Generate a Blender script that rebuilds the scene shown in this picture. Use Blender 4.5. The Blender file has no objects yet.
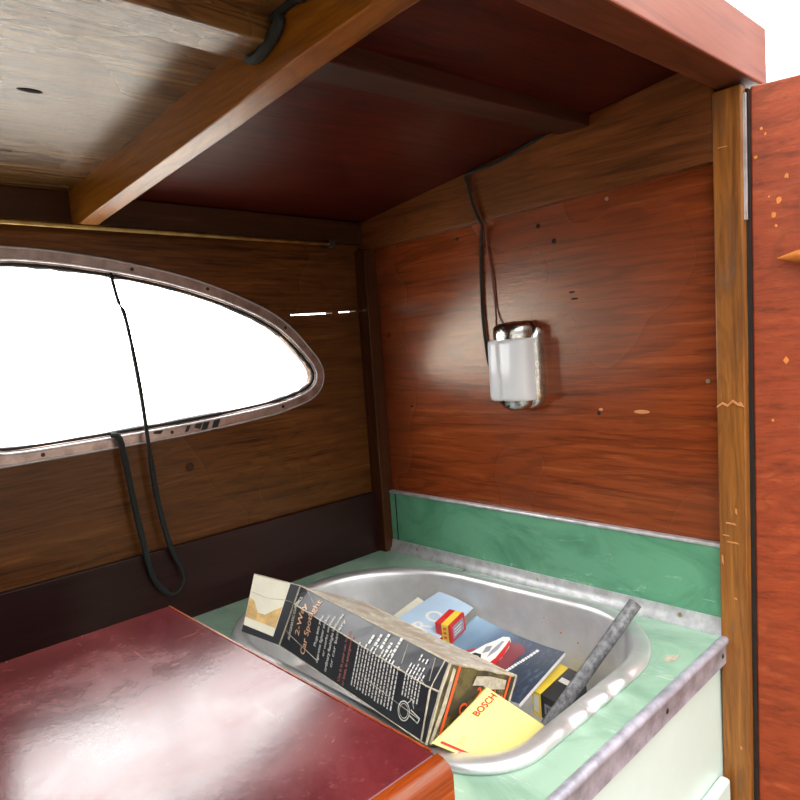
import bpy, bmesh, math, random
from mathutils import Vector, Matrix
from mathutils.geometry import delaunay_2d_cdt
random.seed(7)
S = .35                       # one layout unit in metres (camera height above the worktop)
H = 1.25                      # layout z = 0 in metres above the floor
FL = -H / S                   # floor in layout units
COL = bpy.context.scene.collection

def P(x, y, z): return Vector((x * S, y * S, z * S + H))
def V(p): return P(*p)

# ------------------------------------------------------------------ objects
def link(o, parent=None):
    COL.objects.link(o)
    if parent is not None:
        o.parent = parent
        o.matrix_parent_inverse = parent.matrix_world.inverted()
    return o

def mk(name, bm, mats, parent=None, smooth=False, bevel=0, seg=2, angle=35):
    bmesh.ops.recalc_face_normals(bm, faces=bm.faces)
    me = bpy.data.meshes.new(name)
    bm.to_mesh(me); bm.free()
    if not isinstance(mats, (list, tuple)): mats = [mats]
    for m in mats: me.materials.append(m)
    o = bpy.data.objects.new(name, me)
    link(o, parent)
    if smooth:
        for p in me.polygons: p.use_smooth = True
        try: me.set_sharp_from_angle(angle=math.radians(angle))
        except Exception: pass
    if bevel:
        b = o.modifiers.new('bevel', 'BEVEL'); b.width = bevel; b.segments = seg
        b.limit_method = 'ANGLE'; b.angle_limit = math.radians(40); b.harden_normals = False
    return o

def empty(name, p):
    o = bpy.data.objects.new(name, None); o.location = V(p); o.empty_display_size = .02
    COL.objects.link(o)
    o.matrix_world = Matrix.Translation(V(p))
    return o

def tag(o, label, cat, group=None, kind=None):
    o['label'] = label; o['category'] = cat
    if group: o['group'] = group
    if kind: o['kind'] = kind
    return o

# ------------------------------------------------------------------ shapes (layout units)
def hexa(bm, pts, mi=0):
    """eight corners: bottom ring 0-3, top ring 4-7"""
    v = [bm.verts.new(V(p)) for p in pts]
    for f in ((0,1,2,3),(4,5,6,7),(0,1,5,4),(1,2,6,5),(2,3,7,6),(3,0,4,7)):
        bm.faces.new([v[i] for i in f]).material_index = mi
    return v

def box(bm, x0, x1, y0, y1, z0, z1, mi=0):
    return hexa(bm, [(x0,y0,z0),(x1,y0,z0),(x1,y1,z0),(x0,y1,z0),(x0,y0,z1),(x1,y0,z1),(x1,y1,z1),(x0,y1,z1)], mi)

def cat_rom(pts, n=8, closed=False):
    pts = [Vector(p) for p in pts]; out = []
    N = len(pts)
    for i in range(N if closed else N - 1):
        g = lambda k: pts[k % N] if closed else pts[min(max(k, 0), N - 1)]
        a, b, c, d = g(i-1), g(i), g(i+1), g(i+2)
        for j in range(n):
            t = j / n
            out.append(.5 * ((2*b) + (c-a)*t + (2*a-5*b+4*c-d)*t*t + (3*b-a-3*c+d)*t**3))
    if not closed: out.append(pts[-1])
    return out

def tube(bm, pts, r, seg=8, closed=False, flat=1.0, mi=0, jitter=0):
    """pts in layout units, r metres (number or list)"""
    w = [V(p) for p in pts]; N = len(w); rings = []
    prev = None
    for i in range(N):
        t = (w[(i+1) % N] - w[i-1]) if closed else (w[min(i+1, N-1)] - w[max(i-1, 0)])
        t.normalize()
        if prev is None:
            up = Vector((0,0,1)) if abs(t.z) < .9 else Vector((1,0,0))
            n = (up - t * up.dot(t)).normalized()
        else:
            n = (prev - t * prev.dot(t)).normalized()
        prev = n; b = t.cross(n)
        ri = r[i] if isinstance(r, (list, tuple)) else r
        ri *= 1 + random.uniform(-jitter, jitter)
        rings.append([bm.verts.new(w[i] + n * (ri * math.cos(2*math.pi*k/seg)) + b * (ri * flat * math.sin(2*math.pi*k/seg))) for k in range(seg)])
    for i in range(N if closed else N - 1):
        A, B = rings[i], rings[(i+1) % N]
        for k in range(seg):
            bm.faces.new((A[k], A[(k+1) % seg], B[(k+1) % seg], B[k])).material_index = mi
    if not closed:
        bm.faces.new(rings[0]).material_index = mi; bm.faces.new(rings[-1][::-1]).material_index = mi

def plate(bm, outer, holes, to3, depth, mi=0):
    """polygon with holes in 2D; to3(u, v, d) -> layout point; extruded d from 0 to depth"""
    vs = [Vector(p) for p in outer]; loops = [list(range(len(vs)))]
    for h in holes:
        s = len(vs); vs += [Vector(p) for p in h]; loops.append(list(range(s, len(vs))))
    edges = [(l[i], l[(i+1) % len(l)]) for l in loops for i in range(len(l))]
    ov, oe, of, *_ = delaunay_2d_cdt(vs, edges, [], 2 if not holes else 0, 1e-6)
    def inside(p, poly):
        c = False; j = len(poly) - 1
        for i in range(len(poly)):
            a, b = poly[i], poly[j]
            if (a[1] > p[1]) != (b[1] > p[1]) and p[0] < (b[0]-a[0]) * (p[1]-a[1]) / (b[1]-a[1]) + a[0]: c = not c
            j = i
        return c
    A = [bm.verts.new(V(to3(p[0], p[1], 0))) for p in ov]
    B = [bm.verts.new(V(to3(p[0], p[1], depth))) for p in ov]
    cnt = {}
    for f in of:
        c = sum((ov[i] for i in f), Vector((0, 0))) / len(f)
        if not inside(c, outer) or any(inside(c, h) for h in holes): continue
        bm.faces.new([A[i] for i in f]).material_index = mi
        bm.faces.new([B[i] for i in f][::-1]).material_index = mi
        for k in range(len(f)):
            e = (f[k], f[(k+1) % len(f)]); cnt.setdefault(tuple(sorted(e)), []).append(e)
    for e, l in cnt.items():
        if len(l) == 1:
            a, b = l[0]
            bm.faces.new((A[a], A[b], B[b], B[a])).material_index = mi

def disc(bm, c, n, r, th, seg=14, sx=1, mi=0):
    """small disc, centre in layout units, r and th in metres, lying on a surface with normal n"""
    n = Vector(n).normalized(); up = Vector((0,0,1)) if abs(n.z) < .9 else Vector((1,0,0))
    u = up.cross(n).normalized(); v = n.cross(u); c = V(c)
    a = [bm.verts.new(c + u*(r*sx*math.cos(2*math.pi*k/seg)) + v*(r*math.sin(2*math.pi*k/seg))) for k in range(seg)]
    b = [bm.verts.new(c + n*th + u*(.85*r*sx*math.cos(2*math.pi*k/seg)) + v*(.85*r*math.sin(2*math.pi*k/seg))) for k in range(seg)]
    for k in range(seg): bm.faces.new((a[k], a[(k+1)%seg], b[(k+1)%seg], b[k])).material_index = mi
    bm.faces.new(b).material_index = mi; bm.faces.new(a[::-1]).material_index = mi

def offset(poly, d):
    """inset of a closed 2D loop by d (towards its inside)"""
    N = len(poly); area = sum(poly[i][0]*poly[(i+1)%N][1]-poly[(i+1)%N][0]*poly[i][1] for i in range(N))
    s = 1 if area > 0 else -1; out = []
    for i in range(N):
        t = Vector(poly[(i+1)%N]) - Vector(poly[i-1]); t.normalize()
        out.append((poly[i][0] - t.y*d*s, poly[i][1] + t.x*d*s))
    if d > .02:                                   # ease the tight end of a deep inset
        for _ in range(10): out = [((out[i-1][0]+2*out[i][0]+out[(i+1)%N][0])/4, (out[i-1][1]+2*out[i][1]+out[(i+1)%N][1])/4) for i in range(N)]
    return out

# ------------------------------------------------------------------ materials
def C(r, g, b):
    f = lambda c: c/255/12.92 if c/255 <= .04045 else ((c/255+.055)/1.055)**2.4
    return (f(r), f(g), f(b), 1)

def newmat(name):
    m = bpy.data.materials.new(name); m.use_nodes = True
    nt = m.node_tree; return m, nt, nt.nodes['Principled BSDF']

def nd(nt, t, **kw):
    n = nt.nodes.new(t)
    for k, v in kw.items():
        if k in n.inputs: n.inputs[k].default_value = v
        else: setattr(n, k, v)
    return n

def coords(nt, scale=(1,1,1), rot=(0,0,0), loc=(0,0,0)):
    tc = nd(nt, 'ShaderNodeTexCoord'); mp = nd(nt, 'ShaderNodeMapping')
    mp.inputs['Scale'].default_value = scale; mp.inputs['Rotation'].default_value = rot; mp.inputs['Location'].default_value = loc
    nt.links.new(tc.outputs['Object'], mp.inputs['Vector']); return mp.outputs['Vector']

def noise(nt, vec, scale=5, detail=5, rough=.6, dist=0):
    n = nd(nt, 'ShaderNodeTexNoise', Scale=scale, Detail=detail, Roughness=rough, Distortion=dist)
    nt.links.new(vec, n.inputs['Vector']); return n.outputs['Fac']

def ramp(nt, fac, stops):
    r = nd(nt, 'ShaderNodeValToRGB'); e = r.color_ramp.elements
    while len(e) > 1: e.remove(e[-1])
    e[0].position, e[0].color = stops[0]
    for p, c in stops[1:]:
        k = e.new(p); k.color = c
    r.color_ramp.interpolation = 'EASE'
    nt.links.new(fac, r.inputs['Fac']); return r.outputs['Color']

def mix(nt, fac, a, b, mode='MIX'):
    m = nd(nt, 'ShaderNodeMix', data_type='RGBA', blend_type=mode)
    for s, v in ((m.inputs[0], fac), (m.inputs[6], a), (m.inputs[7], b)):
        if isinstance(v, (int, float, tuple)): s.default_value = v
        else: nt.links.new(v, s)
    return m.outputs[2]

def bump(nt, b, h, strength=.2, dist=.002):
    n = nd(nt, 'ShaderNodeBump', Strength=strength, Distance=dist)
    nt.links.new(h, n.inputs['Height']); nt.links.new(n.outputs['Normal'], b.inputs['Normal'])

BW = lambda a: (a, a, a, 1)
def wood(name, dark, mid, light, axis='X', rough=(.25, .45), wear=None, wear_at=(.62, .7), scale=1, bmp=.25, spec=.5, figure=.5, rings=.3):
    """varnished timber: broad tone, cathedral grain lines, fine pores along the grain"""
    m, nt, b = newmat(name)
    st = {'X': (1.6, 14, 14), 'Y': (14, 1.6, 14), 'Z': (14, 14, 1.6)}[axis]
    st = tuple(s*scale for s in st)
    n1 = noise(nt, coords(nt, st), 1.0, 4, .5, figure)
    mu = nd(nt, 'ShaderNodeMath', operation='MULTIPLY'); nt.links.new(n1, mu.inputs[0]); mu.inputs[1].default_value = 95
    si = nd(nt, 'ShaderNodeMath', operation='SINE'); nt.links.new(mu.outputs[0], si.inputs[0])
    ring = ramp(nt, si.outputs[0], [(.2, BW(0)), (.95, BW(rings))])
    fst = {'X': (16, 340, 340), 'Y': (340, 16, 340), 'Z': (340, 340, 16)}[axis]
    n2 = noise(nt, coords(nt, fst), 1.0, 4, .75, .2)
    mst = {'X': (5, 90, 90), 'Y': (90, 5, 90), 'Z': (90, 90, 5)}[axis]
    n5 = noise(nt, coords(nt, mst), 1.0, 5, .7, .3)
    n3 = noise(nt, coords(nt), 4.0, 2, .5)
    col = ramp(nt, n5, [(.28, dark), (.5, mid), (.74, light)])
    col = mix(nt, ring, col, dark)
    col = mix(nt, ramp(nt, n2, [(.50, BW(0)), (.68, BW(.65))]), col, mix(nt, .75, col, dark))
    col = mix(nt, ramp(nt, n3, [(.40, BW(.0)), (.7, BW(.4))]), col, mix(nt, .6, col, dark))
    if wear is not None:
        n4 = noise(nt, coords(nt, {'X': (6,30,30), 'Y': (30,6,30), 'Z': (30,30,6)}[axis], loc=(3,1,2)), 1.4, 7, .8, .6)
        col = mix(nt, ramp(nt, n4, [(wear_at[0], BW(0)), (wear_at[1], BW(1))]), col, wear)
    nt.links.new(col, b.inputs['Base Color'])
    rr = ramp(nt, n3, [(.3, BW(rough[0])), (.75, BW(rough[1]))])
    nt.links.new(rr, b.inputs['Roughness'])
    b.inputs['Specular IOR Level'].default_value = spec
    b.inputs['Specular Tint'].default_value = (1, .90, .72, 1)      # amber varnish
    bump(nt, b, mix(nt, .45, n2, n5), bmp, .0012)
    return m

def plain(name, col, rough=.5, metal=0, var=.15, vscale=30, bmp=0, spec=.5):
    m, nt, b = newmat(name)
    n = noise(nt, coords(nt), vscale, 5, .65)
    dk = tuple(c*(1-var) for c in col[:3]) + (1,); lt = tuple(min(1, c*(1+var)) for c in col[:3]) + (1,)
    nt.links.new(ramp(nt, n, [(.3, dk), (.7, lt)]), b.inputs['Base Color'])
    b.inputs['Roughness'].default_value = rough; b.inputs['Metallic'].default_value = metal
    b.inputs['Specular IOR Level'].default_value = spec
    if bmp: bump(nt, b, n, bmp, .001)
    return m

M = {}
M['ply_red'] = wood('red_varnished_plywood', C(86,36,15), C(134,60,26), C(156,80,38), 'Y', (.22,.32), bmp=.25, scale=.7, rings=.4, spec=.7)
M['ply_door'] = wood('bright_red_varnished_door_plywood', C(104,38,16), C(148,58,28), C(170,80,44), 'Y', (.3,.5), wear=C(206,124,52), wear_at=(.76,.79), scale=.8)
M['plank'] = wood('dark_brown_varnished_planking', C(52,26,9), C(94,54,22), C(118,72,33), 'X', (.24,.34), bmp=.4, spec=.3)
M['header'] = wood('brown_header_timber', C(68,34,14), C(112,62,28), C(134,80,40), 'Y', (.38,.5), spec=.35)
M['header_x'] = wood('brown_rail_timber', C(36,18,8), C(58,30,15), C(74,40,22), 'X', (.4,.55), spec=.25)
M['post'] = wood('worn_orange_post_timber', C(92,52,20), C(140,86,34), C(172,112,50), 'Z', (.35,.55), wear=C(104,80,62), wear_at=(.56,.70))
M['post_dark'] = wood('dark_corner_post_timber', C(44,20,9), C(72,36,16), C(92,50,24), 'Z', (.4,.5), spec=.3)
M['beam_y'] = wood('amber_roof_beam_timber', C(88,48,10), C(146,88,20), C(172,112,32), 'Y', (.28,.38), bmp=.5)
M['beam_x'] = wood('brown_roof_stringer_timber', C(36,15,9), C(60,27,16), C(78,40,25), 'X', (.4,.55), spec=.3)
M['ceil'] = wood('dark_red_stained_ceiling_plywood', C(42,10,7), C(70,20,12), C(88,30,18), 'X', (.36,.48), bmp=.4, scale=.7, rings=.5, spec=.2)
M['ceil_old'] = wood('weathered_ceiling_plywood', C(58,34,16), C(110,78,42), C(142,112,66), 'X', (.24,.34), wear=C(48,30,18), wear_at=(.57,.70), bmp=.6, rings=.6, spec=.7)
M['fascia'] = wood('faded_red_roof_edge_paint', C(118,48,28), C(142,64,40), C(156,80,54), 'X', (.4,.55), wear=C(180,118,90), wear_at=(.68,.76), bmp=.15, rings=.1)
M['fascia_in'] = wood('brown_roof_edge_timber', C(62,26,14), C(98,48,26), C(124,68,42), 'X', (.45,.6), wear=C(150,96,60), wear_at=(.7,.76))
M['base'] = wood('dark_maroon_painted_board', C(28,11,12), C(40,16,18), C(50,23,24), 'X', (.32,.45), bmp=.3, rings=.1, spec=.3)
M['orange_edge'] = wood('orange_varnished_edge', C(92,32,7), C(140,58,14), C(172,86,28), 'X', (.2,.35))
M['cleat'] = wood('golden_cleat_timber', C(150,78,26), C(190,112,44), C(214,140,64), 'Y', (.3,.4))
M['alu'] = plain('aged_aluminium', C(204,204,206), .42, .55, .2, 60, .15)
M['alu_dull'] = plain('dull_aluminium_edging', C(178,178,190), .45, .45, .3, 45, .2)
M['alu_warm'] = plain('aluminium_window_band', C(166,148,140), .33, .9, .3, 40, .15)
M['steel'] = plain('brushed_stainless', C(222,222,222), .40, .75, .08, 25, .05)
M['chrome'] = plain('pitted_chrome', C(205,205,198), .16, 1, .3, 160, .5)
M['brass'] = plain('tarnished_brass', C(170,140,84), .3, 1, .25, 50)
M['rubber'] = plain('black_rubber', C(24,24,24), .55, 0, .3, 80)
M['cloth_cord'] = plain('black_woven_cord', C(22,26,24), .8, 0, .4, 300, .3)
M['dark_hole'] = plain('dark_hole', C(20,12,8), .9)
M['screw'] = plain('dull_screw_head', C(70,56,50), .5, .7)
M['bright_screw'] = plain('bright_screw_head', C(190,180,150), .35, 1)
M['bare_wood'] = plain('bare_wood_chip', C(196,132,80), .7)
M['chip_orange'] = plain('orange_wood_chip', C(206,122,48), .6)
M['wire_brown'] = plain('red_brown_wire', C(96,40,22), .5)
M['mint'] = plain('mint_white_gloss_paint', C(204,220,211), .3, 0, .03, 8)
M['glass_white'] = None
M['paper'] = plain('white_paper', C(238,236,230), .6, 0, .04)
M['cream'] = plain('cream_card', C(232,226,206), .7, 0, .08, 20)
M['cardboard'] = plain('worn_grey_card', C(176,166,146), .8, 0, .25, 120)
M['scorch'] = plain('scorched_card', C(214,176,116), .7, 0, .25, 60)
M['ink_white'] = plain('white_ink', C(214,212,206), .6, 0, .2, 200)
M['ink_pink'] = plain('pink_ink', C(206,128,120), .6)
M['ink_peach'] = plain('peach_ink', C(232,186,150), .6)
M['ink_orange'] = plain('orange_ink', C(226,88,40), .6)
M['ink_red'] = plain('red_ink', C(206,48,40), .6)
M['ink_dark'] = plain('dark_ink', C(30,30,34), .6)
M['ink_faint'] = plain('faint_yellow_ink', C(222,196,96), .6)
M['yellow'] = plain('yellow_card', C(240,224,140), .5, 0, .03, 12)
M['yellow_strong'] = plain('strong_yellow_card', C(240,208,70), .5, 0, .05)
M['red_card'] = plain('red_card', C(206,40,42), .45, 0, .1)
M['black_card'] = plain('black_card', C(34,34,38), .42, 0, .25, 60)
M['sky_blue'] = plain('pale_blue_print', C(186,210,232), .35, 0, .06, 14)
M['steel_blue'] = plain('grey_print', C(150,150,160), .4)
M['pipe'] = plain('scuffed_grey_pipe', C(120,120,122), .5, .4, .5, 160, .4)
M['seam'] = plain('dark_seam', C(70,52,34), .8)
M['ground'] = plain('pale_gravel', C(226,224,218), .9, 0, .08, 3)
M['deck'] = wood('dark_deck_timber', C(60,48,38), C(88,72,58), C(110,94,78), 'X', (.5,.7))

# white opal glass of the lamp
m, nt, b = newmat('white_opal_glass'); M['opal'] = m
b.inputs['Base Color'].default_value = C(222,225,228); b.inputs['Roughness'].default_value = .16
b.inputs['Subsurface Weight'].default_value = .3; b.inputs['Subsurface Radius'].default_value = (.01,.01,.01); b.inputs['Subsurface Scale'].default_value = .3
# clear pane
m, nt, b = newmat('clear_window_acrylic'); M['pane'] = m
out = nt.nodes['Material Output']; tr = nd(nt, 'ShaderNodeBsdfTransparent'); gl = nd(nt, 'ShaderNodeBsdfGlossy', Roughness=.03)
mx = nd(nt, 'ShaderNodeMixShader'); fr = nd(nt, 'ShaderNodeFresnel', IOR=1.3)
ge = nd(nt, 'ShaderNodeNewGeometry'); iv = nd(nt, 'ShaderNodeMath', operation='SUBTRACT'); iv.inputs[0].default_value = 1
nt.links.new(ge.outputs['Backfacing'], iv.inputs[1]); ml = nd(nt, 'ShaderNodeMath', operation='MULTIPLY')
nt.links.new(fr.outputs[0], ml.inputs[0]); nt.links.new(iv.outputs[0], ml.inputs[1])     # reflect on the entering face only
nt.links.new(ml.outputs[0], mx.inputs[0]); nt.links.new(tr.outputs[0], mx.inputs[1]); nt.links.new(gl.outputs[0], mx.inputs[2]); nt.links.new(mx.outputs[0], out.inputs['Surface'])

# green marbled laminate
def laminate(name, a, bcol, vein, rough):
    m, nt, b = newmat(name)
    n1 = noise(nt, coords(nt, (9, 5, 9), (0,0,.5)), 1.3, 6, .65, 1.6)
    n2 = noise(nt, coords(nt, (40, 16, 40), (0,0,.6)), 1.0, 5, .7, 1.2)
    col = ramp(nt, n1, [(.3, a), (.62, bcol)])
    col = mix(nt, ramp(nt, n2, [(.60, BW(0)), (.70, BW(.6))]), col, vein)
    n3 = noise(nt, coords(nt, loc=(5,2,1)), 60, 3, .6)
    col = mix(nt, ramp(nt, n3, [(.70, BW(0)), (.76, BW(.6))]), col, C(70,90,70))
    nt.links.new(col, b.inputs['Base Color']); b.inputs['Roughness'].default_value = rough
    bump(nt, b, n2, .05, .001); return m
M['green_top'] = laminate('pale_green_marbled_laminate', C(124,158,136), C(154,184,162), C(200,214,198), .34)
M['green_splash'] = laminate('green_marbled_laminate', C(74,134,102), C(102,162,128), C(172,204,176), .33)

# glossy maroon lid, scratched
m, nt, b = newmat('scratched_maroon_gloss_paint'); M['maroon'] = m
n1 = noise(nt, coords(nt), 9, 6, .7, .4); n2 = noise(nt, coords(nt, (1,1,1)), 130, 5, .7)
n3 = noise(nt, coords(nt, (8,150,60), (0,0,-.5)), 1, 3, .6); n4 = noise(nt, coords(nt, (170,9,60), (0,0,.9)), 1, 3, .6)
col = ramp(nt, n1, [(.3, C(74,23,28)), (.7, C(106,38,40))])
col = mix(nt, ramp(nt, n2, [(.56, BW(0)), (.72, BW(.35))]), col, C(140,84,80))
for k in (n3, n4): col = mix(nt, ramp(nt, k, [(.70, BW(0)), (.74, BW(.5))]), col, C(156,112,108))
nt.links.new(col, b.inputs['Base Color'])
nt.links.new(ramp(nt, n1, [(.35, BW(.17)), (.7, BW(.28))]), b.inputs['Roughness'])
b.inputs['Specular IOR Level'].default_value = .48
bump(nt, b, n2, .12, .0008)

# carton skins
def scuffed(name, base, scuff, amount, sc=(60,60,60), rough=.45, second=None):
    m, nt, b = newmat(name)
    n = noise(nt, coords(nt, sc), 1, 7, .8, .6)
    col = ramp(nt, n, [(amount, base), (amount+.05, scuff)])
    if second:
        n2 = noise(nt, coords(nt, loc=(1,4,2)), 40, 4, .6)
        col = mix(nt, ramp(nt, n2, [(.45, BW(0)), (.6, BW(1))]), col, second)
    nt.links.new(col, b.inputs['Base Color']); b.inputs['Roughness'].default_value = rough; return m
M['carton_front'] = scuffed('black_printed_carton', C(40,42,48), C(150,150,146), .69, (90,90,90), .38)
M['carton_top'] = scuffed('faded_carton_top', C(176,168,154), C(200,194,180), .5, (50,110,50), .6, C(166,148,128))
M['carton_end'] = scuffed('olive_carton_end', C(96,84,44), C(206,196,166), .60, (160,160,24), .5, C(52,46,30))

# ================================================================== THE SETTING
XR, YL = 2.14, 2.43          # right wall face, left (window) wall face
XN = -1.6                    # end of the cabin, out of the frame
def ceil_z(x, y): return .60 + (.042 + .0553*(x-.78)) * (2.43 - y)

# ground
bm = bmesh.new(); box(bm, -60, 60, -60, 60, FL-.1, FL); g = mk('ground', bm, M['ground'])
tag(g, 'pale ground around and under the cabin', 'ground', kind='structure')
bm = bmesh.new(); box(bm, -40, 40, -40, YL, FL, FL+.05); tag(mk('floor', bm, M['deck']), 'unseen dark timber floor in front of and under the galley, spread wide to cut bounced light', 'floor', kind='structure')  # unseen; kept dark and very wide to cut light bounced into the cabin

# window outline on the left wall
win = [(.36,.42),(.566,.418),(.745,.409),(.98,.378),(1.25,.318),(1.514,.218),(1.658,.129),(1.762,.020),(1.808,-.040),(1.826,-.100),(1.806,-.165),(1.742,-.213),(1.63,-.242),(1.515,-.261),(1.188,-.285),(.803,-.298),(.489,-.304),(.36,-.306)]
WO = [tuple(p) for p in cat_rom([(a,b,0) for a,b in win], 5)]
WO = [(p[0], p[1]) for p in WO][::-1]
W2 = [(x, z) for x, z in [(-.9,-.25),(-.86,-.29),(-.8,-.306),(.14,-.306),(.2,-.29),(.22,-.25),(.22,.36),(.2,.4),(.14,.42),(-.8,.42),(-.86,.4),(-.9,.36)]]
slit = [(1.672,.171),(1.80,.173),(1.906,.176),(1.906,.183),(1.78,.181),(1.672,.177)]
slit2 = [(1.945,.179),(2.05,.183),(2.05,.189),(1.945,.186)]
bm = bmesh.new()
plate(bm, [(XN,FL),(2.3,FL),(2.3,.72),(XN,.72)], [offset(WO,.055), offset(W2,.055), slit, slit2], lambda u,v,d: (u, YL+d, v), .05)
wl = mk('wall_left', bm, M['plank'])
tag(wl, 'dark brown varnished plank wall holding the long window', 'wall', kind='structure')
bm = bmesh.new(); disc(bm, (1.137, YL, -.414), (0,-1,0), .0062, .0006, 20); mk('wood_plug', bm, M['header_x'], wl)
def window(name, outline, label, holes, smudge):
    w = empty(name, (outline[0][0], YL, -.3)); w['kind'] = 'structure'; w['label'] = label; w['category'] = 'window'
    inn = offset(outline, .052)
    bm = bmesh.new(); plate(bm, outline, [inn], lambda u,v,d: (u, YL-.0005-d, v), .009)
    fr = mk('window_frame', bm, M['alu_warm'], w, bevel=.0008)
    bm = bmesh.new(); tube(bm, [(p[0], YL-.011, p[1]) for p in offset(outline, .006)], .0011, 6, True)
    mk('frame_lip', bm, M['alu'], fr, True)
    bm = bmesh.new(); tube(bm, [(p[0], YL-.012, p[1]) for p in offset(outline, .042)], .0016, 6, True)
    mk('frame_bead', bm, M['alu'], fr, True)
    bm = bmesh.new(); tube(bm, [(p[0], YL+.004, p[1]) for p in offset(outline, .058)], .0026, 6, True, jitter=.55)
    mk('seal', bm, M['rubber'], w, True)
    bm = bmesh.new(); pin = offset(outline, .045); plate(bm, pin, [], lambda u,v,d: (u, YL+.022+d, v), .008)
    mk('pane', bm, M['pane'], w)
    for (x, z) in holes:
        bm = bmesh.new(); disc(bm, (x, YL-.0095, z), (0,-1,0), .0026, .0009, 12); mk('screw', bm, M['screw'], fr)
    for pts in smudge:
        bm = bmesh.new(); plate(bm, pts, [], lambda u,v,d: (u, YL-.0097-d, v), .0008); mk('tar_smear', bm, M['rubber'], fr)
    return w
window('window_1', WO, 'long window with a rounded end and aluminium surround in the plank wall',
       [(.62,-.278),(.985,.353),(1.075,-.266),(1.28,.284),(1.633,.118),(1.774,-.07),(1.587,-.225)],
       [[(1.235,-.283),(1.262,-.281),(1.285,-.236),(1.255,-.238)],[(1.19,-.282),(1.215,-.28),(1.235,-.245),(1.21,-.24),(1.20,-.262)],[(1.165,-.26),(1.19,-.27),(1.205,-.243),(1.18,-.24)],
        [(1.08,-.25),(1.11,-.245),(1.13,-.24),(1.1,-.236)],[(1.125,-.275),(1.14,-.272),(1.155,-.245),(1.14,-.243)],[(1.0,-.262),(1.03,-.266),(1.045,-.25),(1.01,-.247)]])
window('window_2', W2, 'unseen second window in the plank wall, added for light and reflections', [], [])  # out of frame, guessed from a wall sheen; added for light and reflections

# right wall panel
bm = bmesh.new(); box(bm, XR, XR+.06, .72, YL, FL, .85)
wr = mk('wall_right', bm, M['ply_red']); tag(wr, 'glossy red varnished plywood wall carrying the small lamp', 'wall', kind='structure')
for (y, z, r, sx) in ((1.837,.437,.0030,1.2),(1.431,.418,.0032,1),(1.365,.351,.0034,1),(1.213,-.291,.0028,1),(2.18,-.283,.0014,3.2),(1.30,.155,.0012,4),(1.29,.13,.0012,4.5)):
    bm = bmesh.new(); disc(bm, (XR,y,z), (-1,0,0), r, .0003, 12, sx); mk('screw_hole', bm, M['dark_hole'], wr)
bm = bmesh.new(); disc(bm, (XR,1.05,-.283), (-1,0,0), .0024, .0004, 14, 4.2); mk('bare_chip', bm, M['bare_wood'], wr)
bm = bmesh.new(); disc(bm, (XR,1.205,-.278), (-1,0,0), .0018, .0004, 10, 1.6); mk('bare_chip', bm, M['bare_wood'], wr)
for (y, z) in ((.825,-.179),(1.145,.459)):
    bm = bmesh.new(); disc(bm, (XR,y,z), (-1,0,0), .0026, .0015, 12); mk('screw', bm, M['bright_screw'], wr)

# end wall, out of the frame
bm = bmesh.new(); box(bm, XN-.05, XN, .7, YL+.05, FL, .8)
tag(mk('wall_back', bm, M['plank']), 'plank wall closing the far end of the cabin', 'wall', kind='structure')

# ceiling sheets
def ceiling_sheet(name, x0, x1, mat, label):
    bm = bmesh.new(); n = 12; A = []; B = []
    for i in range(n+1):
        x = x0 + (x1-x0)*i/n
        A.append([bm.verts.new(V((x, y, ceil_z(x,y)))) for y in (.70, 1.25, 1.8, 2.36, 2.48)])
        B.append([bm.verts.new(V((x, y, ceil_z(x,y)+.06))) for y in (.70, 1.25, 1.8, 2.36, 2.48)])
    for i in range(n):
        for j in range(4):
            bm.faces.new((A[i][j],A[i][j+1],A[i+1][j+1],A[i+1][j])); bm.faces.new((B[i][j],B[i+1][j],B[i+1][j+1],B[i][j+1]))
        for j in (0,4): bm.faces.new((A[i][j],A[i+1][j],B[i+1][j],B[i][j]))
    for i in (0,n):
        for j in range(4): bm.faces.new((A[i][j],A[i][j+1],B[i][j+1],B[i][j]))
    o = mk(name, bm, mat, smooth=True, angle=20); tag(o, label, 'ceiling', kind='structure'); return o
ceiling_sheet('ceiling', .81, 2.2, M['ceil'], 'dark red stained plywood ceiling right of the amber beam')
co = ceiling_sheet('ceiling_weathered', XN, .81, M['ceil_old'], 'weathered bare plywood ceiling left of the amber beam')
for (x, y, r, sx) in ((.411,1.236,.010,.40),(.468,1.61,.010,.36),(.516,2.04,.007,.35),(.38,1.60,.004,.5)):
    bm = bmesh.new(); disc(bm, (x,y,ceil_z(x,y)), (0,0,-1), r, .0008, 12, sx); mk('knot_hole', bm, M['dark_hole'], co)

# roof beams and rails
def bar4(bm, a, b, w0, w1, mi=0):
    """bar between end sections; a, b = (p_low_1, p_low_2, p_top_1, p_top_2)"""
    hexa(bm, [a[0], a[1], b[1], b[0], a[2], a[3], b[3], b[2]], mi)
# big beam along Y
bm = bmesh.new(); x0, x1 = .78, .842
ys = [.70, .82, 1.05, 1.38, 1.8, 2.25, 2.31, 2.385]
zs = [.572, .571, .560, .536, .513, .487, .482, .497]
prev = None
for y, z in zip(ys, zs):
    cur = [bm.verts.new(V(p)) for p in ((x0,y,z),(x1,y,z),(x1,y,ceil_z(x1,y)+.01),(x0,y,ceil_z(x0,y)+.01))]
    if prev:
        for k in range(4): bm.faces.new((prev[k],prev[(k+1)%4],cur[(k+1)%4],cur[k]))
    else: bm.faces.new(cur)
    prev = cur
bm.faces.new(prev[::-1])
tag(mk('trim_1', bm, M['beam_y'], bevel=.0012), 'large amber roof beam running from the roof edge to the plank wall', 'beam', kind='structure')
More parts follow.
